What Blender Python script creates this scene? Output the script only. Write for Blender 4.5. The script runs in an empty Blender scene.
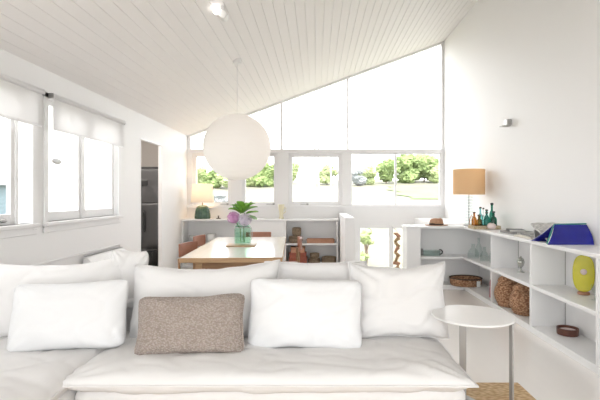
import bpy, bmesh, math, random
from mathutils import Vector, Matrix, noise
C = bpy.context.scene.collection
R = math.radians
PI = math.pi
random.seed(7)

# ------------------------------------------------------------------ camera, world, light, exposure
cd = bpy.data.cameras.new('camera'); cam = bpy.data.objects.new('camera', cd); C.objects.link(cam)
cam.location = (0, 0, 1.33); cam.rotation_euler = (R(90), 0, 0)
cd.sensor_width = 36; cd.lens = 27.0
cd.shift_x = -17/600; cd.shift_y = -4/600
cd.clip_end = 500; cd.clip_start = 0.05
bpy.context.scene.camera = cam
w = bpy.data.worlds.new('sky'); bpy.context.scene.world = w; w.use_nodes = True
bg = w.node_tree.nodes['Background']
bg.inputs[0].default_value = (0.965, 0.985, 1.0, 1); bg.inputs[1].default_value = 1.7
vs = bpy.context.scene.view_settings
vs.view_transform = 'Standard'; vs.look = 'None'; vs.gamma = 1; vs.use_curve_mapping = False
vs.exposure = 1.7
sl = bpy.data.lights.new('sun', 'SUN'); sun = bpy.data.objects.new('sun', sl); C.objects.link(sun)
sl.energy = 2.2; sl.angle = R(4); sl.color = (1, 0.96, 0.88); sun.rotation_euler = (R(22), R(12), 0)
def portal(name, loc, rot, sx, sy):
    l = bpy.data.lights.new(name, 'AREA'); l.shape = 'RECTANGLE'; l.size = sx; l.size_y = sy
    l.cycles.is_portal = True
    o = bpy.data.objects.new(name, l); C.objects.link(o); o.location = loc; o.rotation_euler = rot
portal('daylight_far', (0, 8.85, 2.7), (R(-90), 0, 0), 5.0, 3.4)
portal('daylight_behind', (0, -2.15, 1.9), (R(90), 0, 0), 4.8, 3.2)
portal('daylight_left', (-2.72, 4.1, 1.6), (0, R(-90), 0), 1.2, 3.4)

XL, XR, YF, YB = -2.51, 2.46, 8.70, -2.0
ZL = 2.50; SL = 0.368
def ceil_z(x): return ZL + SL*(x - XL)

# ------------------------------------------------------------------ materials
def mat(name, col, rough=0.6, metal=0.0, **kw):
    m = bpy.data.materials.new(name); m.use_nodes = True
    nt = m.node_tree; b = nt.nodes['Principled BSDF']
    b.inputs['Base Color'].default_value = (*col, 1)
    b.inputs['Roughness'].default_value = rough; b.inputs['Metallic'].default_value = metal
    for k, v in kw.items():
        if k in ('noise', 'bump', 'bscale', 'col2', 'nscale', 'stretch', 'wave'): continue
        b.inputs[k].default_value = v
    tc = nt.nodes.new('ShaderNodeTexCoord'); mp = nt.nodes.new('ShaderNodeMapping')
    nt.links.new(tc.outputs['Object'], mp.inputs[0])
    mp.inputs['Scale'].default_value = kw.get('stretch', (1, 1, 1))
    if 'col2' in kw:
        n = nt.nodes.new('ShaderNodeTexNoise'); n.inputs['Scale'].default_value = kw.get('nscale', 6)
        n.inputs['Detail'].default_value = 6
        r = nt.nodes.new('ShaderNodeValToRGB')
        r.color_ramp.elements[0].position = .35; r.color_ramp.elements[1].position = .65
        r.color_ramp.elements[0].color = (*col, 1); r.color_ramp.elements[1].color = (*kw['col2'], 1)
        nt.links.new(mp.outputs[0], n.inputs[0]); nt.links.new(n.outputs[0], r.inputs[0])
        nt.links.new(r.outputs[0], b.inputs['Base Color'])
    if 'bump' in kw:
        if kw.get('wave'):
            n = nt.nodes.new('ShaderNodeTexWave'); n.inputs['Scale'].default_value = kw.get('bscale', 40)
            n.inputs['Distortion'].default_value = 1.5; n.inputs['Detail'].default_value = 2
            n.bands_direction = kw['wave']
        else:
            n = nt.nodes.new('ShaderNodeTexNoise'); n.inputs['Scale'].default_value = kw.get('bscale', 40)
            n.inputs['Detail'].default_value = 4
        bp = nt.nodes.new('ShaderNodeBump'); bp.inputs['Strength'].default_value = kw['bump']
        bp.inputs['Distance'].default_value = 0.01
        nt.links.new(mp.outputs[0], n.inputs[0]); nt.links.new(n.outputs[0], bp.inputs['Height'])
        nt.links.new(bp.outputs[0], b.inputs['Normal'])
    return m
def thin_glass(name, tint=(1, 1, 1), rough=0.02, refl=1.0):
    m = bpy.data.materials.new(name); m.use_nodes = True; nt = m.node_tree; nt.nodes.clear()
    o = nt.nodes.new('ShaderNodeOutputMaterial'); mx = nt.nodes.new('ShaderNodeMixShader')
    t = nt.nodes.new('ShaderNodeBsdfTransparent'); g = nt.nodes.new('ShaderNodeBsdfGlossy')
    lw = nt.nodes.new('ShaderNodeLayerWeight'); lw.inputs[0].default_value = .5
    pw = nt.nodes.new('ShaderNodeMath'); pw.operation = 'POWER'; pw.inputs[1].default_value = 4
    nt.links.new(lw.outputs['Facing'], pw.inputs[0])
    f = nt.nodes.new('ShaderNodeMath'); f.operation = 'MULTIPLY_ADD'; f.inputs[1].default_value = .5; f.inputs[2].default_value = .025*refl
    nt.links.new(pw.outputs[0], f.inputs[0])
    t.inputs[0].default_value = (*tint, 1); g.inputs['Roughness'].default_value = rough
    nt.links.new(f.outputs[0], mx.inputs[0]); nt.links.new(t.outputs[0], mx.inputs[1])
    nt.links.new(g.outputs[0], mx.inputs[2]); nt.links.new(mx.outputs[0], o.inputs[0])
    return m
def translucent(name, col, tr=0.5, bump=None):
    m = bpy.data.materials.new(name); m.use_nodes = True; nt = m.node_tree; nt.nodes.clear()
    o = nt.nodes.new('ShaderNodeOutputMaterial'); mx = nt.nodes.new('ShaderNodeMixShader')
    d = nt.nodes.new('ShaderNodeBsdfDiffuse'); t = nt.nodes.new('ShaderNodeBsdfTranslucent')
    d.inputs[0].default_value = (*col, 1); t.inputs[0].default_value = (*col, 1); mx.inputs[0].default_value = tr
    n = nt.nodes.new('ShaderNodeTexNoise'); n.inputs['Scale'].default_value = 60
    bp = nt.nodes.new('ShaderNodeBump'); bp.inputs['Strength'].default_value = .2; bp.inputs['Distance'].default_value = .004
    nt.links.new(n.outputs[0], bp.inputs['Height']); nt.links.new(bp.outputs[0], d.inputs['Normal'])
    nt.links.new(d.outputs[0], mx.inputs[1]); nt.links.new(t.outputs[0], mx.inputs[2]); nt.links.new(mx.outputs[0], o.inputs[0])
    return m
def weave(name, c1, c2, scale=60, strength=.8, stretch=(1, 1, 1)):
    m = bpy.data.materials.new(name); m.use_nodes = True; nt = m.node_tree; b = nt.nodes['Principled BSDF']
    b.inputs['Roughness'].default_value = .85
    tc = nt.nodes.new('ShaderNodeTexCoord'); mp = nt.nodes.new('ShaderNodeMapping'); mp.inputs['Scale'].default_value = stretch
    v = nt.nodes.new('ShaderNodeTexVoronoi'); v.inputs['Scale'].default_value = scale
    r = nt.nodes.new('ShaderNodeValToRGB'); r.color_ramp.elements[0].color = (*c2, 1); r.color_ramp.elements[1].color = (*c1, 1)
    r.color_ramp.elements[0].position = .75; r.color_ramp.elements[1].position = .25
    r.color_ramp.elements[0].position, r.color_ramp.elements[1].position = .1, .7
    r.color_ramp.elements[0].color = (*c1, 1); r.color_ramp.elements[1].color = (*c2, 1)
    bp = nt.nodes.new('ShaderNodeBump'); bp.inputs['Strength'].default_value = strength; bp.inputs['Distance'].default_value = .01; bp.invert = True
    nt.links.new(tc.outputs['Object'], mp.inputs[0]); nt.links.new(mp.outputs[0], v.inputs[0])
    nt.links.new(v.outputs['Distance'], r.inputs[0]); nt.links.new(r.outputs[0], b.inputs['Base Color'])
    nt.links.new(v.outputs['Distance'], bp.inputs['Height']); nt.links.new(bp.outputs[0], b.inputs['Normal'])
    return m
M = dict(
    wall=mat('wall_paint', (.885, .875, .87), .55, bump=.05, bscale=120),
    ceil=mat('ceiling_paint', (.885, .86, .85), .5, bump=.05, bscale=60),
    trim=mat('gloss_white', (.88, .87, .865), .3, bump=.03, bscale=80),
    floor=mat('painted_floor', (.9, .865, .83), .22, col2=(.885, .845, .81), nscale=1.5, stretch=(4, .4, 1), bump=.06, bscale=3),
    shelf=mat('shelf_white', (.86, .855, .85), .35, bump=.03, bscale=90),
    frame=mat('window_frame_white', (.86, .85, .85), .35, bump=.03, bscale=90),
    linen=mat('white_linen', (.755, .74, .73), .9, bump=.35, bscale=9),
    linen2=mat('white_cotton', (.77, .77, .775), .9, bump=.3, bscale=12),
    knit=weave('taupe_knit', (.51, .435, .39), (.32, .265, .23), 80, .9, (1, 1, 1.6)),
    jute=weave('jute', (.74, .55, .34), (.46, .3, .15), 42, .9, (.6, 1.6, 1)),
    wicker=weave('brown_wicker', (.68, .42, .25), (.24, .11, .055), 42, 1, (1, 1, 1.7)),
    wicker_pale=weave('pale_wicker', (.78, .68, .5), (.5, .39, .24), 70, .8, (1, 1, 1.6)),
    wicker_grey=weave('grey_wicker', (.42, .33, .23), (.2, .14, .09), 60, .8, (1, 1, 1.8)),
    table_top=mat('pale_timber_top', (.87, .835, .79), .14, col2=(.84, .79, .73), nscale=3, stretch=(9, .8, 1), bump=.03, bscale=30),
    wood=mat('brown_timber', (.36, .2, .1), .45, col2=(.27, .145, .07), nscale=6, stretch=(1, 8, 8), bump=.15, bscale=25),
    wood_mid=mat('mid_timber', (.5, .32, .17), .45, col2=(.4, .24, .12), nscale=8, stretch=(1, 6, 6), bump=.15, bscale=25),
    leather=mat('tan_leather', (.42, .2, .135), .42, col2=(.35, .155, .1), nscale=8, bump=.15, bscale=90),
    steel=mat('stainless', (.12, .12, .123), .3, .95, bump=.02, bscale=30, stretch=(1, 1, 30)),
    dark=mat('black_plastic', (.015, .015, .016), .35, bump=.05, bscale=60),
    greymetal=mat('grey_metal', (.42, .41, .4), .4, .6, bump=.03, bscale=60),
    tablewhite=mat('powder_white', (.8, .79, .78), .35, bump=.02, bscale=60),
    glass=thin_glass('window_glass', refl=.3),
    clear=thin_glass('clear_glass', (.9, .94, .93), refl=1.5),
    greenglass=thin_glass('green_glass', (.84, .95, .89), refl=1.5),
    tealglass=thin_glass('teal_glass', (.15, .5, .42), refl=1.5),
    blueglass=thin_glass('aqua_glass', (.45, .75, .75), refl=1.5),
    amberglass=thin_glass('amber_glass', (.6, .36, .12), refl=1.5),
    water=thin_glass('vase_water', (.88, .96, .92), refl=.5),
    paper=translucent('lantern_paper', (.89, .88, .87), .32),
    blind=translucent('blind_cloth', (.9, .89, .89), .45),
    shade=translucent('cream_shade', (.9, .86, .79), .4),
    shade_tan=translucent('tan_shade', (.93, .73, .48), .5),
    jade=mat('green_ceramic', (.05, .1, .07), .2, col2=(.08, .15, .1), nscale=20, bump=.1, bscale=50),
    cream=mat('cream_ceramic', (.78, .72, .52), .3, bump=.05, bscale=50),
    ceramic=mat('white_ceramic', (.8, .8, .78), .25, bump=.03, bscale=50),
    blue=mat('cobalt_gloss', (.005, .007, .2), .15, col2=(.008, .014, .3), nscale=5, bump=.05, bscale=12),
    teal=mat('teal_trim', (.03, .22, .2), .3, bump=.05, bscale=40),
    page=mat('printed_page', (.75, .73, .7), .5, col2=(.35, .34, .33), nscale=30, stretch=(1, 5, 1), bump=.05, bscale=30),
    paperw=mat('white_pages', (.78, .77, .74), .6, bump=.3, bscale=80, stretch=(1, 1, 8)),
    greybook=mat('grey_cover', (.25, .245, .235), .45, bump=.05, bscale=60),
    beigebook=mat('beige_cover', (.68, .64, .57), .45, bump=.05, bscale=60),
    darkbook=mat('charcoal_cover', (.06, .06, .065), .4, bump=.05, bscale=60),
    lime=mat('lime_glaze', (.68, .62, .03), .25, col2=(.6, .56, .02), nscale=10, bump=.05, bscale=40),
    silver=mat('silver', (.55, .56, .52), .25, .9, bump=.05, bscale=40),
    redbox=mat('brick_red', (.42, .12, .07), .6, col2=(.3, .08, .05), nscale=12, bump=.2, bscale=40),
    terra=mat('terracotta', (.52, .28, .18), .6, col2=(.45, .22, .13), nscale=12, bump=.2, bscale=40),
    chocolate=mat('dark_brown_wood', (.1, .035, .025), .35, col2=(.15, .055, .035), nscale=10, bump=.1, bscale=40),
    wax=mat('pale_pink_wax', (.78, .65, .62), .4, bump=.05, bscale=40),
    pinkred=mat('dusky_pink', (.42, .12, .17), .6, bump=.1, bscale=40),
    leaf=mat('vase_leaf', (.1, .27, .025), .45, col2=(.2, .42, .05), nscale=14, bump=.2, bscale=40),
    petal=mat('pink_petal', (.5, .2, .42), .7, col2=(.7, .4, .62), nscale=25, bump=.1, bscale=60),
    petal2=mat('lilac_petal', (.52, .45, .56), .7, col2=(.74, .68, .75), nscale=25, bump=.1, bscale=60),
    stem=mat('green_stem', (.12, .25, .05), .6, bump=.1, bscale=40),
    straw=mat('brown_straw', (.42, .22, .12), .7, col2=(.55, .32, .2), nscale=25, bump=.5, bscale=80),
    strawdark=mat('dark_band', (.07, .045, .035), .7, bump=.2, bscale=60),
    grass=mat('field_grass', (.14, .14, .10), .95, col2=(.165, .16, .12), nscale=.12, bump=.2, bscale=2),
    lawn=mat('green_lawn', (.13, .19, .07), .95, col2=(.15, .2, .09), nscale=.6, bump=.3, bscale=4),
    foliage=mat('bush_leaves', (.14, .2, .07), .8, col2=(.24, .31, .12), nscale=1.6, bump=.2, bscale=9),
    foliage2=mat('pale_bush_leaves', (.25, .31, .13), .8, col2=(.33, .38, .19), nscale=1.6, bump=.2, bscale=9),
    foliage3=mat('grey_bush_leaves', (.2, .22, .22), .8, col2=(.29, .3, .31), nscale=1.2, bump=.2, bscale=9),
    bark=mat('bark', (.16, .12, .09), .9, bump=.5, bscale=8),
    siding=mat('pale_blue_siding', (.16, .22, .25), .7, bump=.4, bscale=3, wave='Z'),
    roofm=mat('grey_roof', (.35, .36, .38), .6, bump=.2, bscale=8),
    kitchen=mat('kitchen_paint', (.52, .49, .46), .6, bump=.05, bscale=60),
    lampface=None,
)
def emis(name, col, s):
    m = bpy.data.materials.new(name); m.use_nodes = True; b = m.node_tree.nodes['Principled BSDF']
    b.inputs['Base Color'].default_value = (*col, 1); b.inputs['Emission Color'].default_value = (*col, 1); b.inputs['Emission Strength'].default_value = s
    return m
M['lampface'] = emis('spot_glow', (1, .97, .92), 1.2)

# ------------------------------------------------------------------ helpers
def BM(): return bmesh.new()
def box(bm, x0, x1, y0, y1, z0, z1, rot=None):
    m = Matrix.Translation(((x0+x1)/2, (y0+y1)/2, (z0+z1)/2)) @ Matrix.Diagonal((abs(x1-x0), abs(y1-y0), abs(z1-z0), 1))
    if rot is not None: m = rot @ m
    bmesh.ops.create_cube(bm, size=1, matrix=m); return bm
def lathe(bm, prof, n=32, c=(0, 0, 0), sx=1, sy=1, cap=True, ridge=0, nr=0):
    rings = []
    for r, z in prof:
        ring = []
        for i in range(n):
            a = 2*PI*i/n; rr = r*(1 + (ridge*math.cos(nr*a) if nr else 0))
            ring.append(bm.verts.new((c[0]+rr*sx*math.cos(a), c[1]+rr*sy*math.sin(a), c[2]+z)))
        rings.append(ring)
    for a, b in zip(rings, rings[1:]):
        for i in range(n):
            try: bm.faces.new((a[i], a[(i+1) % n], b[(i+1) % n], b[i]))
            except ValueError: pass
    if cap:
        for ring, rev in ((rings[0], True), (rings[-1], False)):
            bm.faces.new(list(reversed(ring)) if rev else ring)
    return bm
def tube(bm, pts, r, n=10, r1=None, flat=1.0):
    pts = [Vector(p) for p in pts]; rings = []
    for i, p in enumerate(pts):
        d = (pts[min(i+1, len(pts)-1)] - pts[max(i-1, 0)]).normalized()
        up = Vector((0, 0, 1)) if abs(d.z) < .95 else Vector((0, 1, 0))
        a = d.cross(up).normalized(); b = a.cross(d).normalized()
        rr = r if r1 is None else r + (r1-r)*i/(len(pts)-1)
        rings.append([bm.verts.new(p + a*rr*math.cos(2*PI*k/n) + b*rr*flat*math.sin(2*PI*k/n)) for k in range(n)])
    for a, b in zip(rings, rings[1:]):
        for i in range(n): bm.faces.new((a[i], a[(i+1) % n], b[(i+1) % n], b[i]))
    bm.faces.new(list(reversed(rings[0]))); bm.faces.new(rings[-1])
    return bm
def ball(bm, c, r, s=(1, 1, 1), sub=2, rot=None):
    m = Matrix.Translation(c) @ (rot or Matrix.Identity(4)) @ Matrix.Diagonal((s[0], s[1], s[2], 1))
    bmesh.ops.create_icosphere(bm, subdivisions=sub, radius=r, matrix=m); return bm
def prism(bm, poly, y0, y1, axis='y'):
    def v(a, b, t): return {'y': (a, t, b), 'x': (t, a, b), 'z': (a, b, t)}[axis]
    A = [bm.verts.new(v(a, b, y0)) for a, b in poly]; B = [bm.verts.new(v(a, b, y1)) for a, b in poly]
    n = len(poly)
    for i in range(n): bm.faces.new((A[i], A[(i+1) % n], B[(i+1) % n], B[i]))
    bm.faces.new(list(reversed(A))); bm.faces.new(B); return bm
def obj(name, bm, m, parent=None, smooth=False, bevel=0, seg=2, label=None, stuff=False):
    bmesh.ops.recalc_face_normals(bm, faces=bm.faces)
    me = bpy.data.meshes.new(name); bm.to_mesh(me); bm.free()
    me.materials.append(m)
    if smooth:
        for p in me.polygons: p.use_smooth = True
    o = bpy.data.objects.new(name, me); C.objects.link(o)
    if parent is not None: o.parent = parent
    if bevel:
        b = o.modifiers.new('bevel', 'BEVEL'); b.width = bevel; b.segments = seg; b.limit_method = 'ANGLE'; b.angle_limit = R(35)
    if smooth and not bevel: pass
    if label: o['label'] = label
    if stuff: o['kind'] = 'stuff'
    return o
def tag(o, label, cat, group=None, kind=None):
    o['label'] = label; o['category'] = cat
    if group: o['group'] = group
    if kind: o['kind'] = kind
    return o
def thing(name, label, cat, loc=(0, 0, 0), rz=0, group=None):
    o = bpy.data.objects.new(name, None); C.objects.link(o); o.empty_display_size = .1
    o.location = loc; o.rotation_euler = (0, 0, rz); return tag(o, label, cat, group)
def struct_empty(name, loc=(0, 0, 0)):
    o = bpy.data.objects.new(name, None); C.objects.link(o); o.location = loc; o['kind'] = 'structure'; return o
def struct(name, bm, m, bevel=0):
    o = obj(name, bm, m, bevel=bevel); o['kind'] = 'structure'; return o
def copy_thing(src, loc, rz, label, group=None):
    r = src.copy(); C.objects.link(r); r.location = loc; r.rotation_euler = (0, 0, rz); r['label'] = label
    if group: r['group'] = group
    for ch in list(src.children):
        c = ch.copy(); C.objects.link(c); c.parent = r
        for g in ch.children:
            d = g.copy(); C.objects.link(d); d.parent = c
    return r

# ------------------------------------------------------------------ room shell
YK = 8.62                                                      # kitchen end
bm = BM()                                                      # floor with stairwell hole
box(bm, XL-.12, XR+.12, YB, 6.75, -.2, 0); box(bm, XL-.12, .57, 6.75, YF, -.2, 0)
struct('floor', bm, M['floor'])
struct('floor_kitchen', box(BM(), -4.0, XL-.12, 6.05, YK, -.2, 0), M['floor'])
struct('floor_lower', box(BM(), .57, XR+.12, 6.75, YF+.2, -1.5, -1.32), M['floor'])
bm = BM()                                                      # boarded ceiling, grooves along the room
prof = []; n = 50; L = XR + .12 - (XL - .12); x0 = XL - .12
for i in range(n):
    a = x0 + L*i/n; b = x0 + L*(i+1)/n
    prof += [(a + .0035, ceil_z(a+.0035)), (b - .0035, ceil_z(b-.0035)), (b, ceil_z(b)+.007)]
poly = [(x0, ceil_z(x0)+.15), (x0, ceil_z(x0))] + prof + [(XR+.12, ceil_z(XR+.12)+.15)]
A = [bm.verts.new((a, YB-.1, b)) for a, b in poly]; B = [bm.verts.new((a, YF+.25, b)) for a, b in poly]
for i in range(len(poly)): bm.faces.new((A[i], A[(i+1) % len(poly)], B[(i+1) % len(poly)], B[i]))
struct('ceiling', bm, M['ceil'])
# right wall
bm = BM(); prism(bm, [(YB, -1.5), (YF+.2, -1.5), (YF+.2, 4.5), (YB, 4.5)], XR, XR+.12, 'x'); struct('wall_right', bm, M['wall'])
# left wall with two windows and a doorway
WZ0, WZ1 = 1.09, 2.24
W1 = (2.45, 3.95); W2 = (4.18, 5.66); DR = (6.39, 7.29); DZ = 2.16
bm = BM()
for y0, y1, z0, z1 in ((YB, W1[0], 0, 2.7), (W1[0], W1[1], 0, WZ0), (W1[0], W1[1], WZ1, 2.7), (W1[1], W2[0], 0, 2.7),
                       (W2[0], W2[1], 0, WZ0), (W2[0], W2[1], WZ1, 2.7), (W2[1], 5.9, 0, 2.7), (5.9, DR[0], 0, 2.7), (DR[0], DR[1], DZ, 2.7), (DR[1], YF+.2, 0, 2.7)):
    box(bm, XL-(.12 if y1 < 6 else .05), XL, y0, y1, z0, z1)
struct('wall_left', bm, M['wall'])
bm = BM()                                                      # doorway lining
box(bm, XL-.055, XL+.004, DR[0]-.001, DR[0]+.02, 0, DZ); box(bm, XL-.055, XL+.004, DR[1]-.02, DR[1]+.001, 0, DZ); box(bm, XL-.055, XL+.004, DR[0], DR[1], DZ-.02, DZ+.001)
struct('trim_1', bm, M['frame'])
# wall behind the camera: unseen wide opening, added to let sky light in
bm = BM()
box(bm, XL-.12, XR+.12, YB-.12, YB, 0, .35); box(bm, XL-.12, -2.3, YB-.12, YB, .35, 3.0); box(bm, 2.3, XR+.12, YB-.12, YB, .35, 4.5)
box(bm, -2.3, -1.2, YB-.12, YB, 2.5, 3.1); box(bm, -1.2, 2.3, YB-.12, YB, 2.75, 3.6); box(bm, .5, 2.3, YB-.12, YB, 3.5, 4.5)
struct('wall_behind', bm, M['wall'])
# far wall below the windows: boards with grooves, door opening to the lower level
bm = BM(); dx0, dx1, dz1 = .80, 1.88, .73
nb = 9; bh = 1.12/nb
def boards(xa, xb, za, zb):
    z = za
    while z < zb - 1e-4:
        z2 = min(z+.125, zb); box(bm, xa, xb, YF, YF+.14, z+.006, z2); box(bm, xa, xb, YF+.008, YF+.14, z, z+.006); z = z2
boards(XL-.12, dx0, 0, 1.10); boards(dx0, dx1, dz1, 1.10); boards(dx1, XR+.12, 0, 1.10)
box(bm, .45, dx0, YF, YF+.14, -1.5, 0); box(bm, dx1, XR+.12, YF, YF+.14, -1.5, 0)
struct('wall_far', bm, M['wall'])
struct('trim_2', box(BM(), XL, XR, YF-.04, YF+.14, 1.10, 1.145), M['frame'], bevel=.006)   # sill board
# posts and rails of the far glazing
bm = BM(); K = YF/450
def wx(px): return (px-317)*K
def wz(py): return 1.33 + (196-py)*K
post = [(185, 192.5), (231, 242), (277, 288.5), (342, 351), (441, 446)]
for a, b in post: box(bm, wx(a), wx(b), YF, YF+.12, 1.14, wz(153))
box(bm, XL-.1, XR+.1, YF-.005, YF+.12, wz(153), wz(149))
struct('trim_3', bm, M['frame'], bevel=.004)
bm = BM()
for px in (189, 281.5, 348, 443):
    x = wx(px); box(bm, x-.02, x+.02, YF+.01, YF+.09, wz(149), ceil_z(x)+.02)
prism(bm, [(XL-.1, ceil_z(XL-.1)-.035), (XR+.1, ceil_z(XR+.1)-.035), (XR+.1, ceil_z(XR+.1)+.03), (XL-.1, ceil_z(XL-.1)+.03)], YF, YF+.1)
struct('trim_4', bm, M['frame'])
# glass of the raked upper windows
wn = 1
cols = [189, 281.5, 348, 443]
for a, b in zip(cols, cols[1:]):
    bm = BM(); xa, xb = wx(a)+.02, wx(b)-.02
    prism(bm, [(xa, wz(149)), (xb, wz(149)), (xb, ceil_z(xb)-.035), (xa, ceil_z(xa)-.035)], YF+.04, YF+.046)
    struct('window_%d' % wn, bm, M['glass']); wn += 1
def casement(x0, x1, z0, z1, fw, latch=None):
    global wn
    e = struct_empty('window_%d' % wn, ((x0+x1)/2, YF+.04, z0)); wn += 1
    hw = (x1-x0)/2; h = z1-z0; bm = BM()
    box(bm, -hw, -hw+fw, 0, .05, 0, h); box(bm, hw-fw, hw, 0, .05, 0, h); box(bm, -hw+fw, hw-fw, 0, .05, 0, fw); box(bm, -hw+fw, hw-fw, 0, .05, h-fw, h)
    obj('window_frame', bm, M['frame'], e, bevel=.004)
    obj('glass_pane', box(BM(), -hw+fw, hw-fw, .022, .028, fw, h-fw), M['glass'], e)
    if latch is not None:
        bm = BM(); box(bm, latch-.09, latch+.05, -.02, -.008, .02, .032); ball(bm, (latch+.05, -.02, .03), .02, (1.3, .7, 1), 2)
        obj('window_latch', bm, M['greymetal'], e, label='dark metal window latch')
z0, z1 = 1.145, wz(153)
casement(wx(192.5), wx(231), z0, z1, .07, .25)
casement(wx(242), wx(277), z0, z1, .065, .22)
casement(wx(288.5), wx(342), z0, z1, .075, -.2)
casement(wx(351), wx(396), z0, z1, .02)
casement(wx(396), wx(441), z0, z1, .02)
# lower glazed door
e = struct_empty('door_1', (dx0, YF+.03, -1.32)); W = dx1-dx0; H = dz1+1.32; bm = BM()
box(bm, 0, .04, 0, .06, 0, H); box(bm, W-.04, W, 0, .06, 0, H); box(bm, .6, .68, 0, .06, 0, H); box(bm, 0.04, .6, 0, .06, H-.03, H); box(bm, .68, W-.04, 0, .06, H-.03, H); box(bm, 0.04, .6, 0, .06, 0, .1); box(bm, .68, W-.04, 0, .06, 0, .1)
obj('door_frame', bm, M['frame'], e, bevel=.004)
bm = BM(); box(bm, .04, .6, .028, .034, .1, H-.03); box(bm, .68, W-.04, .028, .034, .1, H-.03); obj('glass_pane', bm, M['glass'], e)
# stair: half walls, boxed ledge, flight going down
struct('wall_stair_left', box(BM(), .42, .57, 6.75, YF, -1.4, 1.0), M['wall'], bevel=.008)
struct('wall_stair_ledge', box(BM(), dx1, XR, 6.78, YF, -1.4, .905), M['wall'], bevel=.006)
struct('wall_stair_front', box(BM(), .57, XR, 6.745, 6.76, -1.4, -.005), M['wall'])
bm = BM()
for i in range(7): box(bm, .575, 1.27, 6.77+.24*i, 6.77+.24*(i+1), -1.32, -.186*(i+1))
struct('trim_5', bm, M['trim'])
# left wall windows
def side_window(y0, y1, panes, kn):
    global wn
    e = struct_empty('window_%d' % wn, (XL, y0, WZ0)); wn += 1
    Wd = y1-y0; Hh = WZ1-WZ0; bm = BM()
    for a, b in ((-.06, .0), (Wd, Wd+.06)): box(bm, 0, .018, a, b, -.06, Hh+.05)
    box(bm, 0, .018, -.06, Wd+.06, Hh, Hh+.06)
    obj('casing', bm, M['frame'], e, bevel=.004)
    obj('window_sill', box(BM(), -.1, .05, -.07, Wd+.07, -.035, 0), M['frame'], e, bevel=.006)
    bm = BM(); box(bm, 0, .015, -.06, Wd+.06, -.1, -.035); obj('apron', bm, M['frame'], e, bevel=.004)
    for a, b in panes:
        f = .05; bm = BM()
        box(bm, -.075, -.035, a, a+f, .0, Hh); box(bm, -.075, -.035, b-f, b, .0, Hh); box(bm, -.075, -.035, a+f, b-f, .0, .09); box(bm, -.075, -.035, a+f, b-f, Hh-.05, Hh)
        s = obj('sash', bm, M['frame'], e, bevel=.004)
        obj('glass_pane', box(BM(), -.058, -.052, a+f, b-f, .09, Hh-.05), M['glass'], s)
    return e
e1 = side_window(W1[0], W1[1], [(0, .72), (.74, 1.34)], 0)
obj('mullion', box(BM(), -.1, -.02, 1.335, 1.36, 0, WZ1-WZ0), M['frame'], e1)
obj('glass_pane', box(BM(), -.058, -.052, 1.36, 1.5, 0, WZ1-WZ0), M['glass'], e1)
bm = BM(); box(bm, -.035, -.015, 1.05, 1.13, .03, .045); ball(bm, (-.012, 1.17, .04), .022, (1, 1.6, .8)); tube(bm, [(-.02, 1.0, .04), (-.01, 1.17, .04)], .01)
obj('window_latch', bm, M['greymetal'], e1, label='dark metal window latch')
e2 = side_window(W2[0], W2[1], [(.02, .67), (.71, 1.46)], 1)
obj('mullion', box(BM(), -.1, -.02, .665, .715, 0, WZ1-WZ0), M['frame'], e2)
# kitchen beyond the doorway
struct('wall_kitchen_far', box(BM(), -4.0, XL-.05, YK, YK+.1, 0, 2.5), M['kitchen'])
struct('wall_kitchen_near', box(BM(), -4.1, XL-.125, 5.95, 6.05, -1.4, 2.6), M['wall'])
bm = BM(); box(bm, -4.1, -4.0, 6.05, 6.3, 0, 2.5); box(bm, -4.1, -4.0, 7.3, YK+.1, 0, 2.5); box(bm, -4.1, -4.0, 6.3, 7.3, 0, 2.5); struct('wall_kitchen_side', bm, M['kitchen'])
struct('ceiling_kitchen', box(BM(), -4.0, XL-.05, 6.05, YK, 2.38, 2.5), M['ceil'])
# skirtings and low rail
struct('baseboard_left', box(BM(), XL, XL+.015, YB, DR[0]-.03, 0, .12), M['trim'], bevel=.004)
bm = BM(); box(bm, XL, XL+.02, YB, 5.72, .705, .725); box(bm, XL, XL+.008, 5.71, 5.72, .12, .705)
struct('trim_6', bm, M['frame'], bevel=.003)
bm = BM(); box(bm, XL, .42, YF-.012, YF, 0, .1); struct('baseboard_far', bm, M['trim'])

# ------------------------------------------------------------------ outdoors
def terrain(x, y):
    if y < 12: z = -1.33
    else: z = -1.33 + .098*(y-12)
    if y > 62: z = -1.33 + 4.9 - .03*(y-62)
    return z + .12*noise.noise(Vector((x*.1, y*.1, 0)))
bm = BM(); nx, ny = 60, 60; grid = []
for j in range(ny+1):
    y = YF+.15 + 90*(j/ny)**1.3
    grid.append([bm.verts.new((-60+120*i/nx, y, terrain(-60+120*i/nx, y))) for i in range(nx+1)])
for j in range(ny):
    for i in range(nx): bm.faces.new((grid[j][i], grid[j][i+1], grid[j+1][i+1], grid[j+1][i]))
g = obj('ground', bm, M['grass'], smooth=True); g['kind'] = 'structure'
bm = BM(); grid = []
for j in range(13):
    y = 36 + 13*j/12
    grid.append([bm.verts.new((x, y, terrain(x, y)+.06)) for x in [7.4+.5*math.sin(j*1.3)+i*7.5/12 for i in range(13)]])
for j in range(12):
    for i in range(12): bm.faces.new((grid[j][i], grid[j][i+1], grid[j+1][i+1], grid[j+1][i]))
g = obj('ground_lawn', bm, M['lawn'], smooth=True); g['kind'] = 'structure'
box_side = box(BM(), -60, XL-.3, -30, YF+.1, -1.6, -1.4); struct('ground_side', box_side, M['grass'])
struct('ground_behind', box(BM(), XL-.3, 40, -30, YB-.2, -1.6, -1.0), M['grass'])

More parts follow.
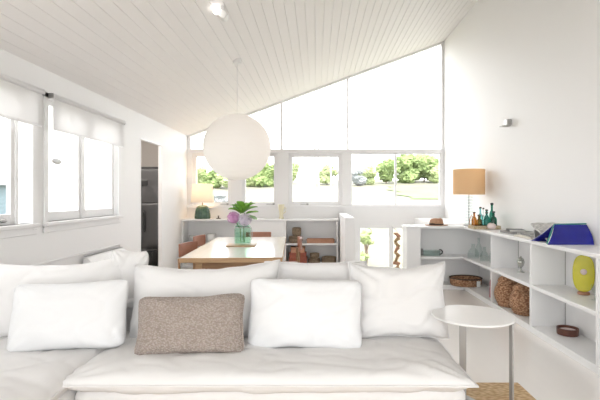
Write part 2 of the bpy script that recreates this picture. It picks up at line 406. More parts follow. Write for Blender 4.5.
def bush(name, label, cat, x, y, rx, h, m, seed, group=None, trunk=True, leafn=2600, z=None):
    rnd = random.Random(seed); zb = (terrain(x, y) if z is None else z) - .05
    t = thing(name, label, cat, (x, y, zb), 0, group)
    cs = []
    for i in range(11):
        a = rnd.uniform(0, 2*PI); q = rnd.uniform(0, .68)
        cs.append((q*rx*math.cos(a), q*rx*.7*math.sin(a), h*rnd.uniform(.14, .72), rnd.uniform(.3, .44)*min(rx*1.15, h)))
    bm = BM()
    for c in cs:
        r = c[3]; m4 = Matrix.Translation(c[:3]) @ Matrix.Diagonal((1.2, 1.1, .85, 1))
        res = bmesh.ops.create_icosphere(bm, subdivisions=3, radius=r*.86, matrix=m4)
        for v in res['verts']:
            v.co += (v.co - Vector(c[:3])) * .6*noise.noise(v.co*3.0/max(r, .3) + Vector((seed, 0, 0)))
    for k in range(leafn):
        c = rnd.choice(cs); d = Vector((rnd.gauss(0, 1), rnd.gauss(0, 1), rnd.gauss(0, 1))).normalized()
        p = Vector(c[:3]) + Vector((d.x*1.2, d.y*1.1, d.z*.85))*c[3]*rnd.uniform(.75, 1.12)
        s = rnd.uniform(.05, .1)*h/3; u = Vector((rnd.gauss(0, 1), rnd.gauss(0, 1), rnd.gauss(0, 1))).normalized(); v = d.cross(u).normalized(); u = v.cross(d + .5*u).normalized()
        bm.faces.new([bm.verts.new(p + u*s), bm.verts.new(p + v*s*.6), bm.verts.new(p - u*s), bm.verts.new(p - v*s*.6)])
    me = bpy.data.meshes.new('foliage'); bm.to_mesh(me); bm.free(); me.materials.append(m)
    o = bpy.data.objects.new('foliage', me); C.objects.link(o); o.parent = t
    bm = BM(); tube(bm, [(0, 0, -.1), (.05, 0, h*.25), (0, .05, h*.5)], .07*h/3, 8, .04*h/3)
    for i in range(3): tube(bm, [(0, 0, h*.2), (rx*.3*math.cos(i*2.1), rx*.2*math.sin(i*2.1), h*.5)], .04*h/3, 6, .02)
    obj('trunk', bm, M['bark'], t)
    return t
def bx_(px, y): return (px-317)*y/450
G = 'bushes along the field edge'
for i, (px, y, rx, h, m, lab) in enumerate([
    (369, 52, 1.25, 2.6, 'foliage2', 'small pale green bush, leftmost in the second widest right-hand window'),
    (386, 54, 1.7, 3.6, 'foliage', 'mid green bush touching the left side of the thin window mullion'),
    (407, 56, 2.1, 4.1, 'foliage', 'tall rounded green bush just right of the thin window mullion'),
    (424, 57, 2.3, 4.2, 'foliage', 'broadest and tallest green bush in the rightmost window'),
    (438, 55, 1.2, 2.7, 'foliage2', 'pale green bush at the right end of the rightmost window'),
    (358, 50, 1.0, 2.2, 'foliage3', 'grey green bush beside the wide white window post'),
    (292, 54, 1.2, 3.3, 'foliage2', 'pale bush at the left edge of the middle casement window'),
    (327, 52, 1.3, 2.9, 'foliage2', 'pale green bush behind the masts in the middle casement window'),
    (268, 50, 1.9, 3.3, 'foliage', 'green bush seen just right of the paper lantern'),
    (250, 50, 1.5, 2.3, 'foliage2', 'low pale bush below the lantern in the second casement window'),
    (199, 48, 1.2, 2.6, 'foliage2', 'pale bush at the left end of the leftmost far window'),
    (213, 48, 1.5, 2.2, 'foliage', 'darker low bush above the cream lampshade'),
    (229, 47, 1.3, 2.4, 'foliage2', 'pale bush at the right end of the leftmost far window')]):
    bush('bush', lab, 'bush', bx_(px, y), y, rx, h, M[m], i+3, G)
bush('shrub', 'low blue grey shrub on the field, seen right of the cream table lamp', 'bush', bx_(221, 34), 34, .65, .95, M['foliage3'], 41, leafn=700)
bush('shrub', 'yellow green shrub seen low through the glass door', 'bush', bx_(366, 15), 15, .3, 1.6, M['foliage2'], 44, leafn=900)
def mast(px, y, h, lab):
    x = bx_(px, y); t = tag(obj('mast', tube(BM(), [(0, 0, -.2), (0, 0, h)], .11, 8, .07), M['greymetal']), lab, 'mast', 'pale masts on the field')
    t.location = (x, y, terrain(x, y)); return t
mast(315, 50, 4.4, 'left pale mast of the close pair in the middle casement window')
mast(318.5, 50, 4.3, 'right pale mast of the close pair in the middle casement window')
mast(331, 50, 3.6, 'single shorter pale mast near the right side of the middle casement window')
# pale blue outbuilding beyond the left windows
t = thing('outbuilding', 'pale blue weatherboard outbuilding seen through the nearest left window', 'building', (-9.5, 9.4, -1.4))
obj('wall', box(BM(), -1.6, 1.6, -2.2, 2.6, 0, 3.0), M['siding'], t)
obj('roof', prism(BM(), [(-2.4, 3.0), (2.8, 3.0), (.2, 3.7)], -1.8, 1.8, 'x'), M['roofm'], t)

# ------------------------------------------------------------------ soft goods
def pillow_bm(w, h, t, seed=0, pe=4, pw=.55, wr=.008, ears=.035, n=44, flange=0.0, dip=0.0, rc=.0):
    """stuffed cushion in the local XZ plane, thickness along Y, centre at origin"""
    bm = BM(); nx = n; nz = max(12, int(n*h/w)); V = {}
    off = Vector((seed*7.3, seed*3.1, 0))
    for s in (-1, 1):
        for i in range(nx+1):
            for j in range(nz+1):
                u = 2*i/nx-1; v = 2*j/nz-1
                edge = (i in (0, nx)) or (j in (0, nz))
                if edge and s == 1: V[s, i, j] = V[-1, i, j]; continue
                th = max(0, (1-abs(u)**pe))**pw * max(0, (1-abs(v)**pe))**pw
                x = u*w/2*(1 - ears*(1-v*v)*1.0*(abs(u)**3)); z = v*h/2*(1 - ears*1.6*(1-u*u)*(abs(v)**3))
                cc = rc*abs(u*v)**7; x *= 1-cc*h/w; z *= 1-cc
                z -= dip*max(0, v)*(1-u*u)*h*(1 + .4*noise.noise(Vector((u*2, seed, 0))))
                p = Vector((x*3.2, z*3.2, s*2.0)) + off
                f = noise.noise(p)*2.2 + noise.noise(p*2.3)*1.2
                # creases running towards the corners
                ca = math.atan2(z - (h/2)*(1 if v > 0 else -1), x - (w/2)*(1 if u > 0 else -1))
                cr = math.sin(ca*14 + 3*noise.noise(p*.8))*max(0, abs(u*v))**1.6*1.6
                sn = 1-abs(noise.noise(Vector((x*4+z*2.2, z*6-x*2, s*3))+off*2))*2
                y = s*(th*t/2 + wr*(f+cr+max(0, sn-.72)*-3.5)*min(1, th*2.2))
                z += wr*.9*noise.noise(Vector((x*7, s, seed)))*abs(v)**4; x += wr*.9*noise.noise(Vector((z*7, s, seed+5)))*abs(u)**4
                V[s, i, j] = bm.verts.new((x, y, z))
    for s in (-1, 1):
        for i in range(nx):
            for j in range(nz):
                q = [V[s, i, j], V[s, i+1, j], V[s, i+1, j+1], V[s, i, j+1]]
                if s == 1: q.reverse()
                bm.faces.new(q)
    if flange:
        ring = [V[-1, i, 0] for i in range(nx+1)] + [V[-1, nx, j] for j in range(1, nz+1)] + [V[-1, i, nz] for i in range(nx-1, -1, -1)] + [V[-1, 0, j] for j in range(nz-1, 0, -1)]
        pts = [v.co.copy() for v in ring]; k = len(pts); r = flange
        rings = []
        for i, p in enumerate(pts):
            d = (pts[(i+1) % k]-pts[i-1]).normalized(); a = Vector((0, 1, 0)); b = d.cross(a).normalized()
            rings.append([bm.verts.new(p + a*r*math.cos(q*PI/3) + b*r*math.sin(q*PI/3)) for q in range(6)])
        for i in range(k):
            a, b = rings[i], rings[(i+1) % k]
            for q in range(6): bm.faces.new((a[q], a[(q+1) % 6], b[(q+1) % 6], b[q]))
    return bm
def pillow(name, label, w, h, t, x, y, z, lean, rz=0, roll=0, m='linen', seed=0, group=None, cat='cushion', **kw):
    """x,y,z: middle of the cushion"""
    o = obj(name, pillow_bm(w, h, t, seed, **kw), M[m], smooth=True)
    o.rotation_euler = (Matrix.Rotation(rz, 3, 'Z') @ Matrix.Rotation(-lean, 3, 'X') @ Matrix.Rotation(roll, 3, 'Y')).to_euler()
    o.location = (x, y, z); tag(o, label, cat, group)
    return o

# rug, sofa
rug = BM(); box(rug, -1.9, 1.42, .5, 3.18, .0005, .014)
tag(obj('jute_rug', rug, M['jute'], bevel=.005), 'woven jute rug on the floor under the sofa and round side table', 'rug')
t = thing('sofa', 'white slipcovered corner sofa filling the foreground', 'sofa', (0, 2.2, .014))
def softbox(w, d, h, r, seed=0, amp=.006, n=26):
    bm = BM(); bmesh.ops.create_cube(bm, size=1); bmesh.ops.subdivide_edges(bm, edges=bm.edges, cuts=n, use_grid_fill=True)
    for v in bm.verts:
        p = Vector((v.co.x*w, v.co.y*d, v.co.z*h)); q = Vector([max(-s/2+r, min(s/2-r, c)) for c, s in zip(p, (w, d, h))])
        dd = p-q
        if dd.length > 1e-6: p = q + dd.normalized()*min(r, dd.length) if dd.length > r else p
        nn = noise.noise(p*3+Vector((seed, 0, 0)))*amp*2 + noise.noise(Vector((p.x*9, p.y*3, p.z*3+seed)))*amp
        p += (p-q).normalized()*nn if (p-q).length > 1e-6 else Vector((0, 0, 0))
        v.co = p
    return bm
def place_bm(bm, loc, rot=None):
    bmesh.ops.transform(bm, matrix=Matrix.Translation(loc) @ (rot or Matrix.Identity(4)), verts=bm.verts); return bm
bm = place_bm(softbox(2.03, .84, .27, .05, 3), (-.245, .515, .195)); obj('base', bm, M['linen'], t, smooth=True)
bm = place_bm(softbox(1.14, 1.95, .27, .05, 5), (-1.835, -.04, .195)); obj('base', bm, M['linen'], t, smooth=True)
flat = Matrix.Rotation(R(-90), 4, 'X')
bm = place_bm(pillow_bm(2.12, .88, .135, 11, pe=9, pw=.55, wr=.0065, ears=.008, n=120, flange=.006), (-.255, .49, .362), flat)
obj('seat_cushion', bm, M['linen'], t, smooth=True)
bm = place_bm(pillow_bm(1.16, 2.0, .15, 12, pe=10, pw=.5, wr=.007, ears=.008, n=60, flange=.006), (-1.84, -.07, .352), flat)
obj('seat_cushion', bm, M['linen'], t, smooth=True)
bm = place_bm(softbox(3.14, .12, .6, .05, 7), (-.83, 1.0, .36)); obj('backrest', bm, M['linen'], t, smooth=True)
bm = place_bm(softbox(.1, 1.95, .5, .04, 7), (-2.445, -.04, .33)); obj('armrest', bm, M['linen'], t, smooth=True)
for x, y in ((.68, .1), (.68, .85), (-1.15, .1), (-1.15, .85), (-2.3, .85), (-2.3, -.9), (-1.4, -.9)):
    obj('leg', box(BM(), x-.025, x+.025, y-.025, y+.025, 0, .07), M['dark'], t)
G = 'large white back cushions on the sofa'
pillow('back_cushion', 'leftmost large white back cushion behind the far left pillow', .98, .52, .24, -1.76, 2.98, .655, R(16), R(3), R(-2), seed=1, group=G, pe=4, wr=.011, ears=.05, rc=.05, dip=.05, flange=.004)
pillow('back_cushion', 'large white back cushion behind the taupe knitted pillow', 1.0, .52, .24, -.73, 2.93, .65, R(15), R(-3), R(-2), seed=2, group=G, pe=4, wr=.012, ears=.06, rc=.05, dip=.07, flange=.004)
pillow('back_cushion', 'white back cushion half hidden behind the right front white pillow', .72, .49, .13, -.01, 3.05, .65, R(10), 0, 0, seed=3, group=G, pe=4, wr=.008, ears=.04, rc=.05, dip=.02, flange=.004)
pillow('back_cushion', 'rightmost large white back cushion with loose lower corner near round side table', .66, .5, .22, .525, 2.92, .655, R(13), R(5), R(1), seed=4, group=G, pe=4, wr=.014, ears=.08, rc=.02, dip=.03, flange=.005)
pillow('corner_cushion', 'small white cushion standing on end between the two left back cushions', .25, .42, .13, -1.29, 3.08, .76, R(8), R(20), R(4), seed=9, pe=4, wr=.009, ears=.06, rc=.1)
pillow('throw_pillow', 'smooth white pillow at the far left of the sofa front row', .69, .42, .18, -1.475, 2.68, .622, R(17), R(4), R(-2), 'linen2', 5, cat='pillow', group='smooth white front pillows', pe=3, wr=.009, ears=.045, dip=.02, rc=.12)
pillow('throw_pillow', 'smooth white pillow in front, right of the taupe knitted pillow', .70, .43, .17, -.07, 2.70, .628, R(14), R(-2), R(1), 'linen2', 6, cat='pillow', group='smooth white front pillows', pe=3, wr=.01, ears=.045, dip=.01, rc=.12)
pillow('knitted_pillow', 'taupe grey knitted rectangular pillow leaning in the middle of the sofa', .63, .355, .17, -.725, 2.585, .592, R(20), R(1), R(-2), 'knit', 8, cat='pillow', wr=.009, ears=.07, dip=.02, rc=.14, flange=.006)

# round side table
t = thing('side_table', 'round white metal side table with flat legs beside the sofa', 'table', (.942, 2.73, .024))
obj('tabletop', lathe(BM(), [(.235, .574), (.242, .577), (.242, .585), (.239, .588)], 64), M['tablewhite'], t)
obj('leg', box(BM(), .01-.022, .01+.022, .205, .213, .006, .574), M['greymetal'], t, label='grey flat metal leg at the back')
obj('leg', box(BM(), .183, .192, -.14, -.095, .006, .574), M['greymetal'], t, label='grey flat metal leg seen edge on at the right')
bm = BM(); prism(bm, [(-.012, .213), (.032, .213), (.192, -.095), (.192, -.14), (.183, -.14), (-.012, .19)], -.0095, .006, 'z'); obj('base', bm, M['greymetal'], t)

# ------------------------------------------------------------------ right hand L shelving
XFR, XBK, YC = 2.09, 2.42, 6.40      # front and back planes, corner depth
CT, CU = .90, .865
ys = [2.3, 3.35, 4.40, 5.42]
def cab_unit(label, y0, y1):
    t = thing('shelf_unit', label, 'shelf unit', (XFR, y0, 0), 0, 'low open shelf units along the right wall')
    D = XR-.002-XFR; Wd = y1-y0-.002
    obj('side_panel', box(BM(), 0, D, .002, .027, .06, CU-.001), M['shelf'], t, bevel=.002)
    obj('side_panel', box(BM(), 0, D, Wd-.012, Wd, .06, CU-.001), M['shelf'], t, bevel=.002)
    obj('plinth', box(BM(), .0, D, .002, Wd, 0, .06), M['shelf'], t)
    obj('shelf', box(BM(), -.002, XBK-XFR, .027, Wd-.012, .43, .465), M['shelf'], t, bevel=.003)
    obj('back_panel', box(BM(), XBK-XFR, D, .027, Wd-.012, .061, CU-.001), M['shelf'], t)
    obj('gap_shadow_strip', box(BM(), XBK-XFR-.004, XBK-XFR-.0005, Wd-.021, Wd-.0125, .061, CU-.03), M['greymetal'], t, label='dark strip standing in for the shadow in the panel gap')  # solid grey strip drawn as the dark shade along the back joint
    return t
cab_unit('low white shelf unit holding the woven baskets and silver goblet', ys[2], ys[3])
cab_unit('low white shelf unit holding the lime green dish and dark round box', ys[1], ys[2])
cab_unit('low white shelf unit nearest the camera, at the right edge', ys[0], ys[1])
# corner unit (L) : along the right wall from 5.42 to 6.4 and along the stair void to x=1.28
t = thing('corner_shelf_unit', 'L-shaped white corner shelf unit under the tan lamp', 'shelf unit', (0, 0, 0))
YB2 = 6.74
obj('end_panel', box(BM(), 1.28, 1.475, YC, YB2, 0, CU-.001), M['shelf'], t, bevel=.004)
bm = BM(); prism(bm, [(1.475, YC), (XFR, YC), (XFR, ys[3]+.002), (XR-.002, ys[3]+.002), (XR-.002, YB2), (1.475, YB2)], 0, .06, 'z'); obj('plinth', bm, M['shelf'], t)
bm = BM(); prism(bm, [(1.475, YC-.002), (XFR-.002, YC-.002), (XFR-.002, ys[3]+.002), (XBK, ys[3]+.002), (XBK, YB2-.03), (1.475, YB2-.03)], .43, .465, 'z'); obj('shelf', bm, M['shelf'], t, bevel=.003)
obj('back_panel', box(BM(), 1.475, XR-.002, YB2-.03, YB2, .06, CU-.001), M['shelf'], t)
obj('back_panel', box(BM(), XBK, XR-.002, ys[3]+.002, YB2-.031, .06, CU-.001), M['shelf'], t)
obj('upright', tube(BM(), [(XBK-.02, 6.2, .465), (XBK-.02, 6.2, CU-.002)], .008, 8), M['greymetal'], t, label='thin grey upright')
bm = BM(); prism(bm, [(1.27, YC-.015), (XFR-.012, YC-.015), (XFR-.012, ys[0]), (XR-.001, ys[0]), (XR-.001, YB2), (1.27, YB2)], CU, CT, 'z')
tag(obj('countertop', bm, M['shelf'], bevel=.004), 'long white L-shaped top running over the low shelves on the right', 'countertop')

# lamp on the corner
t = thing('table_lamp', 'table lamp with a tan drum shade and stacked clear glass base', 'lamp', (2.2, 6.52, CT))
obj('base_plate', lathe(BM(), [(.075, 0), (.075, .014), (.07, .018)], 32), M['greymetal'], t)
for k in range(10):
    bm = BM(); lathe(bm, [(.03, 0), (.056, .006), (.062, .014), (.056, .022), (.03, .028)], 28, c=(0, 0, .02+k*.042)); obj('glass_disc', bm, M['clear'], t, smooth=True)
obj('stem', tube(BM(), [(0, 0, .018), (0, 0, .62)], .008, 10), M['silver'], t)
bm = BM(); lathe(bm, [(.222, .45), (.222, .815)], 48, cap=False); lathe(bm, [(.219, .815), (.219, .45)], 48, cap=False)
obj('lamp_shade', bm, M['shade_tan'], t, smooth=True, label='tan linen drum shade')
bm = BM()
for a in range(3): tube(bm, [(0, 0, .62), (.218*math.cos(a*2.1), .218*math.sin(a*2.1), .66)], .003, 6)
obj('shade_fitter', bm, M['silver'], t)

# hat
t = thing('straw_hat', 'brown straw hat with a dark band lying on the white top beside the lamp', 'hat', (1.74, 6.56, CT))
obj('brim', lathe(BM(), [(.1, .0), (.16, .002), (.17, .008), (.16, .012), (.1, .008)], 40, sy=.8), M['straw'], t, smooth=True)
bm = BM(); lathe(bm, [(.1, .03), (.097, .06), (.09, .085), (.07, .1), (.04, .104), (.0, .094)], 36, sy=.85, cap=False)
for v in bm.verts: v.co.z += .012*noise.noise(v.co*14)
obj('crown', bm, M['straw'], t, smooth=True)
obj('hat_band', lathe(BM(), [(.102, .008), (.103, .03)], 36, sy=.85, cap=False), M['strawdark'], t, label='dark hat band')

# tray with bottles
TX, TY = 2.2, 5.92
t = thing('wicker_tray', 'pale wicker tray holding coloured bottles on the white top', 'tray', (TX, TY, CT))
obj('tray_base', box(BM(), -.17, .17, -.11, .11, 0, .012), M['wicker_pale'], t)
bm = BM(); box(bm, -.175, .175, -.115, -.1, .0, .045); box(bm, -.175, .175, .1, .115, .0, .045); box(bm, -.175, -.16, -.1, .1, 0, .045); box(bm, .16, .175, -.1, .1, 0, .045)
obj('tray_rim', bm, M['wicker_pale'], t, bevel=.005)
hb = BM(); tube(hb, [(-.165, .0+.09*math.cos(a), .04+.13*math.sin(a)) for a in [PI*i/12 for i in range(13)]], .005, 8); obj('handle', hb, M['wicker'], t, label='brown cane loop handle')
def bottle(label, x, y, r, h, m, neck=.35, cap=None):
    b = thing('bottle', label, 'bottle', (TX+x, TY+y, CT+.0125), 0, 'bottles on the wicker tray')
    rn = r*neck
    obj('body', lathe(BM(), [(r*.9, 0), (r, .01), (r, h*.55), (r*.85, h*.66), (rn, h*.76), (rn, h*.97), (rn*1.25, h*.98), (rn*1.25, h)], 24), M[m], b, smooth=True)
    obj('stopper', lathe(BM(), [(rn*.8, h), (rn*1.5, h*1.01), (rn*1.5, h*1.07), (rn, h*1.09)], 16), M[cap or 'strawdark'], b)
    return b
bottle('tall dark green bottle with black stopper at the right rear of the tray', .12, .05, .034, .30, 'tealglass', .4, 'dark')
bottle('squat teal green bottle at the right front of the tray', .105, -.045, .042, .2, 'tealglass', .35, 'dark')
bottle('deep green bottle in the centre rear of the tray', .05, .05, .034, .22, 'tealglass')
bottle('pale aqua bottle in the centre front of the tray', .015, -.045, .036, .19, 'blueglass')
bottle('slim aqua bottle with tall neck left of centre', -.035, .045, .03, .25, 'blueglass')
bottle('small amber bottle at the left front of the tray', -.08, -.04, .036, .16, 'amberglass', .45)
bottle('amber bottle at the left rear of the tray', -.115, .05, .034, .19, 'amberglass')
bottle('small teal bottle at the right end of the tray', .146, -.0, .016, .13, 'tealglass')
bottle('slim clear bottle behind the pale aqua bottle', .005, .045, .022, .24, 'clear')
bottle('short aqua bottle between the amber and slim aqua bottles', -.035, -.05, .02, .15, 'blueglass')
bm = BM(); ball(bm, (0, 0, .042), .045, (1.2, 1, .9), 3)
for v in bm.verts: v.co *= 1 + .1*math.sin(8*math.atan2(v.co.y, v.co.x))
o = obj('seashell', bm, M['wax'], smooth=True); o.location = (2.22, 5.72, CT+.003); tag(o, 'pale round ribbed shell on the white top beside the wicker tray', 'shell')

# books and magazines on the counter
def book(name, label, x, y, z, w, d, h, rz, cover, group='books and magazines on the long white top'):
    t = thing(name, label, 'book', (x, y, z), rz, group)
    bm = BM(); box(bm, -w/2, w/2, -d/2, d/2, 0, .003); box(bm, -w/2, w/2, -d/2, d/2, h-.003, h); box(bm, -w/2, -w/2+.003, -d/2, d/2, .003, h-.003)
    obj('cover', bm, M[cover], t); obj('pages', box(BM(), -w/2+.003, w/2-.004, -d/2+.004, d/2-.004, .003, h-.003), M['paperw'], t); return t
book('book', 'lower grey book in the far stack of two, nearest the shell', 2.31, 5.18, CT, .24, .32, .028, R(10), 'greybook')
book('book', 'small charcoal book on top of the far grey book', 2.27, 5.14, CT+.0285, .17, .22, .022, R(-14), 'darkbook')
book('book', 'lower beige book in the middle stack, near the edge of the top', 2.23, 4.62, CT, .25, .32, .022, R(5), 'beigebook')
book('book', 'upper grey book in the middle stack near the open magazine', 2.25, 4.62, CT+.0225, .22, .28, .02, R(-6), 'greybook')
def sheet_book(name, label, loc, rz, w, d, ang1, ang2, m_in, m_cov, th=.012, sag=.0):
    """two hinged leaves meeting at a spine, hinged along local Y"""
    t = thing(name, label, 'book', loc, rz)
    for s, a, nm in ((-1, ang1, 'left_leaf'), (1, ang2, 'right_leaf')):
        bm = BM(); n = 14; top = []; bot = []
        for i in range(n+1):
            u = i/n; r = u*w; x = s*r*math.cos(a); z = r*math.sin(a) + sag*math.sin(PI*u); top.append((x, z+th)); bot.append((x, z))
        prism(bm, top + bot[::-1], -d/2, d/2)
        obj('leaf', bm, M[m_in], t)
        bm = BM(); prism(bm, [(x, z) for x, z in bot] + [(x, z-.003) for x, z in bot[::-1]], -d/2-.004, d/2+.004); obj('cover', bm, M[m_cov], t)
    return t
# open magazine propped on a low stand
t = thing('open_magazine', 'open grey magazine propped up behind the blue book', 'magazine', (2.285, 4.33, CT), R(6))
tilt = Matrix.Translation((0, 0, .012)) @ Matrix.Rotation(R(27), 4, 'X')
for s in (-1, 1):
    bm = BM(); n = 10; top = [(s*(i/n)*.15, .007*math.sin(PI*min(1, i/n*1.1))+.014) for i in range(n+1)]; bot = [(s*(i/n)*.15, .0) for i in range(n+1)]
    prism(bm, top+bot[::-1], -.13, .2); bmesh.ops.transform(bm, matrix=tilt @ Matrix.Translation((0, 0, .05)), verts=bm.verts); obj('page_block', bm, M['page'], t)
bm = BM(); box(bm, -.14, .14, .1, .115, 0, .1); box(bm, -.02, .02, -.1, .1, 0, .006); obj('book_rest', bm, M['greymetal'], t)
# blue book standing tented
t = thing('blue_book', 'glossy cobalt blue open book with teal edge standing at the right end', 'book', (2.24, 3.98, CT))
def leaf(x0, x1, yb, yt, xt0, xt1, h, th):
    bm = BM(); A = [(x0, yb, 0), (x1, yb, 0), (xt1, yt, h), (xt0, yt, h)]
    n = 12; F = []; Bk = []
    for j in range(n+1):
        v = j/n; row = []; rb = []
        for i in range(n+1):
            u = i/n; p = (Vector(A[0])*(1-u)+Vector(A[1])*u)*(1-v) + (Vector(A[3])*(1-u)+Vector(A[2])*u)*v
            p.y += -.02*math.sin(PI*v); row.append(bm.verts.new(p)); rb.append(bm.verts.new(p+Vector((0, th, 0))))
        F.append(row); Bk.append(rb)
    for j in range(n):
        for i in range(n):
            bm.faces.new((F[j][i], F[j][i+1], F[j+1][i+1], F[j+1][i])); bm.faces.new((Bk[j+1][i], Bk[j+1][i+1], Bk[j][i+1], Bk[j][i]))
    for i in range(n):
        bm.faces.new((F[0][i+1], F[0][i], Bk[0][i], Bk[0][i+1])); bm.faces.new((F[n][i], F[n][i+1], Bk[n][i+1], Bk[n][i]))
        bm.faces.new((F[i][0], F[i+1][0], Bk[i+1][0], Bk[i][0])); bm.faces.new((F[i+1][n], F[i][n], Bk[i][n], Bk[i+1][n]))
    return bm
obj('cover', leaf(-.21, .2, -.02, .09, -.09, .2, .17, .008), M['blue'], t, label='glossy cobalt blue cover')
obj('cover', leaf(-.21, .2, .3, .11, -.09, .2, .168, .008), M['blue'], t, label='glossy cobalt blue cover')
bm = BM(); tube(bm, [(-.215, -.02, .012), (-.155, .035, .1), (-.09, .1, .172), (.2, .1, .178)], .007, 8); obj('edge_trim', bm, M['teal'], t, label='teal edge')
obj('pages', leaf(-.17, .18, .03, .1, -.07, .19, .15, .05), M['paperw'], t)

# shelf contents, right
t = thing('lime_dish', 'lime green oval ceramic dish with a small medallion standing on a wooden foot', 'ornament', (2.34, 3.95, .4655), R(-30))
obj('stand', lathe(BM(), [(.045, 0), (.05, .006), (.047, .022), (.035, .026)], 28), M['terra'], t, bevel=.002, label='small brown wooden foot')
bm = BM(); n = 40; F = []
outline = []
for i in range(n):
    a = 2*PI*i/n; ww = .085; outline.append((ww*math.copysign(abs(math.cos(a))**.72, math.cos(a)), .185+.16*math.copysign(abs(math.sin(a))**.85, math.sin(a))))
prism(bm, outline, -.012, .012); obj('dish', bm, M['lime'], t, bevel=.008, seg=3)
bm = BM(); lathe(bm, [(.026, 0), (.024, .004), (.012, .007), (.0, .008)], 24, cap=False); bmesh.ops.transform(bm, matrix=Matrix.Translation((0, -.012, .2)) @ Matrix.Rotation(R(90), 4, 'X'), verts=bm.verts)
for k in range(8): ball(bm, (.018*math.cos(k*PI/4), -.018, .2+.018*math.sin(k*PI/4)), .005, sub=1)
obj('medallion', bm, M['wax'], t, label='pale round flower medallion')
bm = BM(); lathe(bm, [(.03, 0), (.032, .004), (.006, .01), (.005, .06), (.02, .07), (.034, .1), (.03, .13)], 24, cap=False)
o = obj('wine_glass', bm, M['clear'], smooth=True); o.location = (2.3, 3.72, .466); tag(o, 'small clear stemmed glass to the right of the lime green dish', 'glass')
t = thing('round_box', 'dark brown open round box with pale candle on the lowest shelf', 'box', (2.3, 4.13, .061))
obj('box_wall', lathe(BM(), [(.088, 0), (.09, .004), (.092, .062), (.084, .062), (.082, .02), (.0, .018)], 40, cap=False), M['chocolate'], t, smooth=False)
obj('candle', lathe(BM(), [(.078, .019), (.078, .038), (.07, .042)], 36), M['wax'], t)
bm = BM(); lathe(bm, [(.04, 0), (.042, .005), (.012, .014), (.01, .05), (.016, .06), (.034, .085), (.04, .12), (.034, .14)], 28, cap=True)
t = thing('silver_goblet', 'small silver lidded goblet on the middle shelf', 'ornament', (2.31, 5.1, .465))
obj('cup', bm, M['silver'], t, smooth=True)
obj('lid', lathe(BM(), [(.035, .141), (.03, .155), (.014, .168), (.006, .172), (.008, .182), (.0, .188)], 24, cap=False), M['silver'], t, smooth=True)
def basket(name, label, x, y, z, r, h, group, m='wicker', sy=1, lean=0):
    t = thing(name, label, 'basket', (x, y, z), 0, group)
    prof = [(r*.75, 0)] + [(r*(1-.30*abs(u-.5)**2*4), h*.75*u) for u in [i/8 for i in range(9)]]
    obj('body', lathe(BM(), prof, 40, sy=sy, ridge=.012, nr=20), M[m], t, smooth=True)
    pr = [(r*.73, h*.752), (r*.78, h*.77), (r*.72, h*.85), (r*.5, h*.94), (r*.2, h*.985), (.0, h)]
    obj('lid', lathe(BM(), pr, 40, sy=sy, cap=False, ridge=.012, nr=20), M[m], t, smooth=True)
    bm = BM(); tube(bm, [(.03*math.cos(a), 0, h*.93+.025*math.sin(a)) for a in [PI*i/8 for i in range(9)]], .006, 6); obj('handle', bm, M[m], t)
    return t
basket('lidded_basket', 'brown woven lidded basket on the lowest shelf, the farther of two', 2.235, 5.215, .061, .17, .36, 'tall lidded wicker baskets')
basket('lidded_basket', 'brown woven lidded basket on the lowest shelf, the nearer of two', 2.25, 4.86, .061, .16, .345, 'tall lidded wicker baskets')
# corner unit contents
t = thing('oval_basket', 'shallow round brown wicker basket with dark rim on the low corner shelf', 'basket', (2.12, 6.42, .061))
obj('body', lathe(BM(), [(.2, 0), (.215, .02), (.225, .1), (.215, .1), (.205, .02), (.0, .014)], 48, sy=.85, cap=False, ridge=.01, nr=30), M['wicker'], t)
bm = BM(); tube(bm, [(.222*math.cos(a), .19*math.sin(a), .105) for a in [2*PI*i/48 for i in range(49)]], .009, 8); obj('rim', bm, M['strawdark'], t, label='dark rim')
obj('white_tag', box(BM(), .09, .14, -.2, -.195, .01, .09), M['ceramic'], t)
def jar(name, label, x, y, r, h, neck, z=.465, m='clear', group='clear glass bottles on the corner shelf'):
    t = obj(name, lathe(BM(), [(r*.95, 0), (r, .008), (r, h*.35), (r*.75, h*.55), (neck, h*.72), (neck, h*.96), (neck*1.3, h)], 28, cap=False), M[m], smooth=True)
    t.location = (x, y, z+.001); tag(t, label, 'bottle', group); return t
jar('glass_bottle', 'wide clear glass carafe, left of the clear bottles in the corner', 2.17, 6.25, .075, .2, .025)
jar('glass_bottle', 'medium clear glass bottle in the middle of the corner shelf', 2.22, 5.97, .055, .19, .02)
jar('glass_bottle', 'tall slim clear glass bottle, right of the others in the corner', 2.28, 5.83, .045, .26, .016)
jar('glass_bottle', 'tall clear glass bottle at the back beside the thin upright', 2.3, 6.4, .05, .27, .016)
t = thing('glass_dish', 'clear rectangular glass dish with dark handles at the left end of the corner shelf', 'dish', (1.66, 6.55, .466))
bm = BM(); box(bm, -.12, .12, -.06, .06, 0, .006); box(bm, -.12, .12, -.06, -.054, .006, .075); box(bm, -.12, .12, .054, .06, .006, .075); box(bm, -.12, -.114, -.054, .054, .006, .075); box(bm, .114, .12, -.054, .054, .006, .075)
obj('body', bm, M['clear'], t)
obj('handle', box(BM(), -.16, -.121, -.025, .025, .0, .1), M['greybook'], t, bevel=.006, label='dark blue grey end piece')
bm = BM(); tube(bm, [(.121+.045*math.sin(a), 0, .05+.035*math.cos(a)) for a in [PI*i/10 for i in range(11)]], .009, 8); obj('handle', bm, M['dark'], t, label='black loop handle')
def pinkbottle(x, y, h, lab):
    t = obj('pink_bottle', lathe(BM(), [(.03, 0), (.032, .01), (.03, h*.6), (.013, h*.75), (.013, h)], 20), M['pinkred'], smooth=True); t.location = (x, y, .061)
    tag(t, lab, 'bottle', 'dark pink bottles on the low corner shelf')
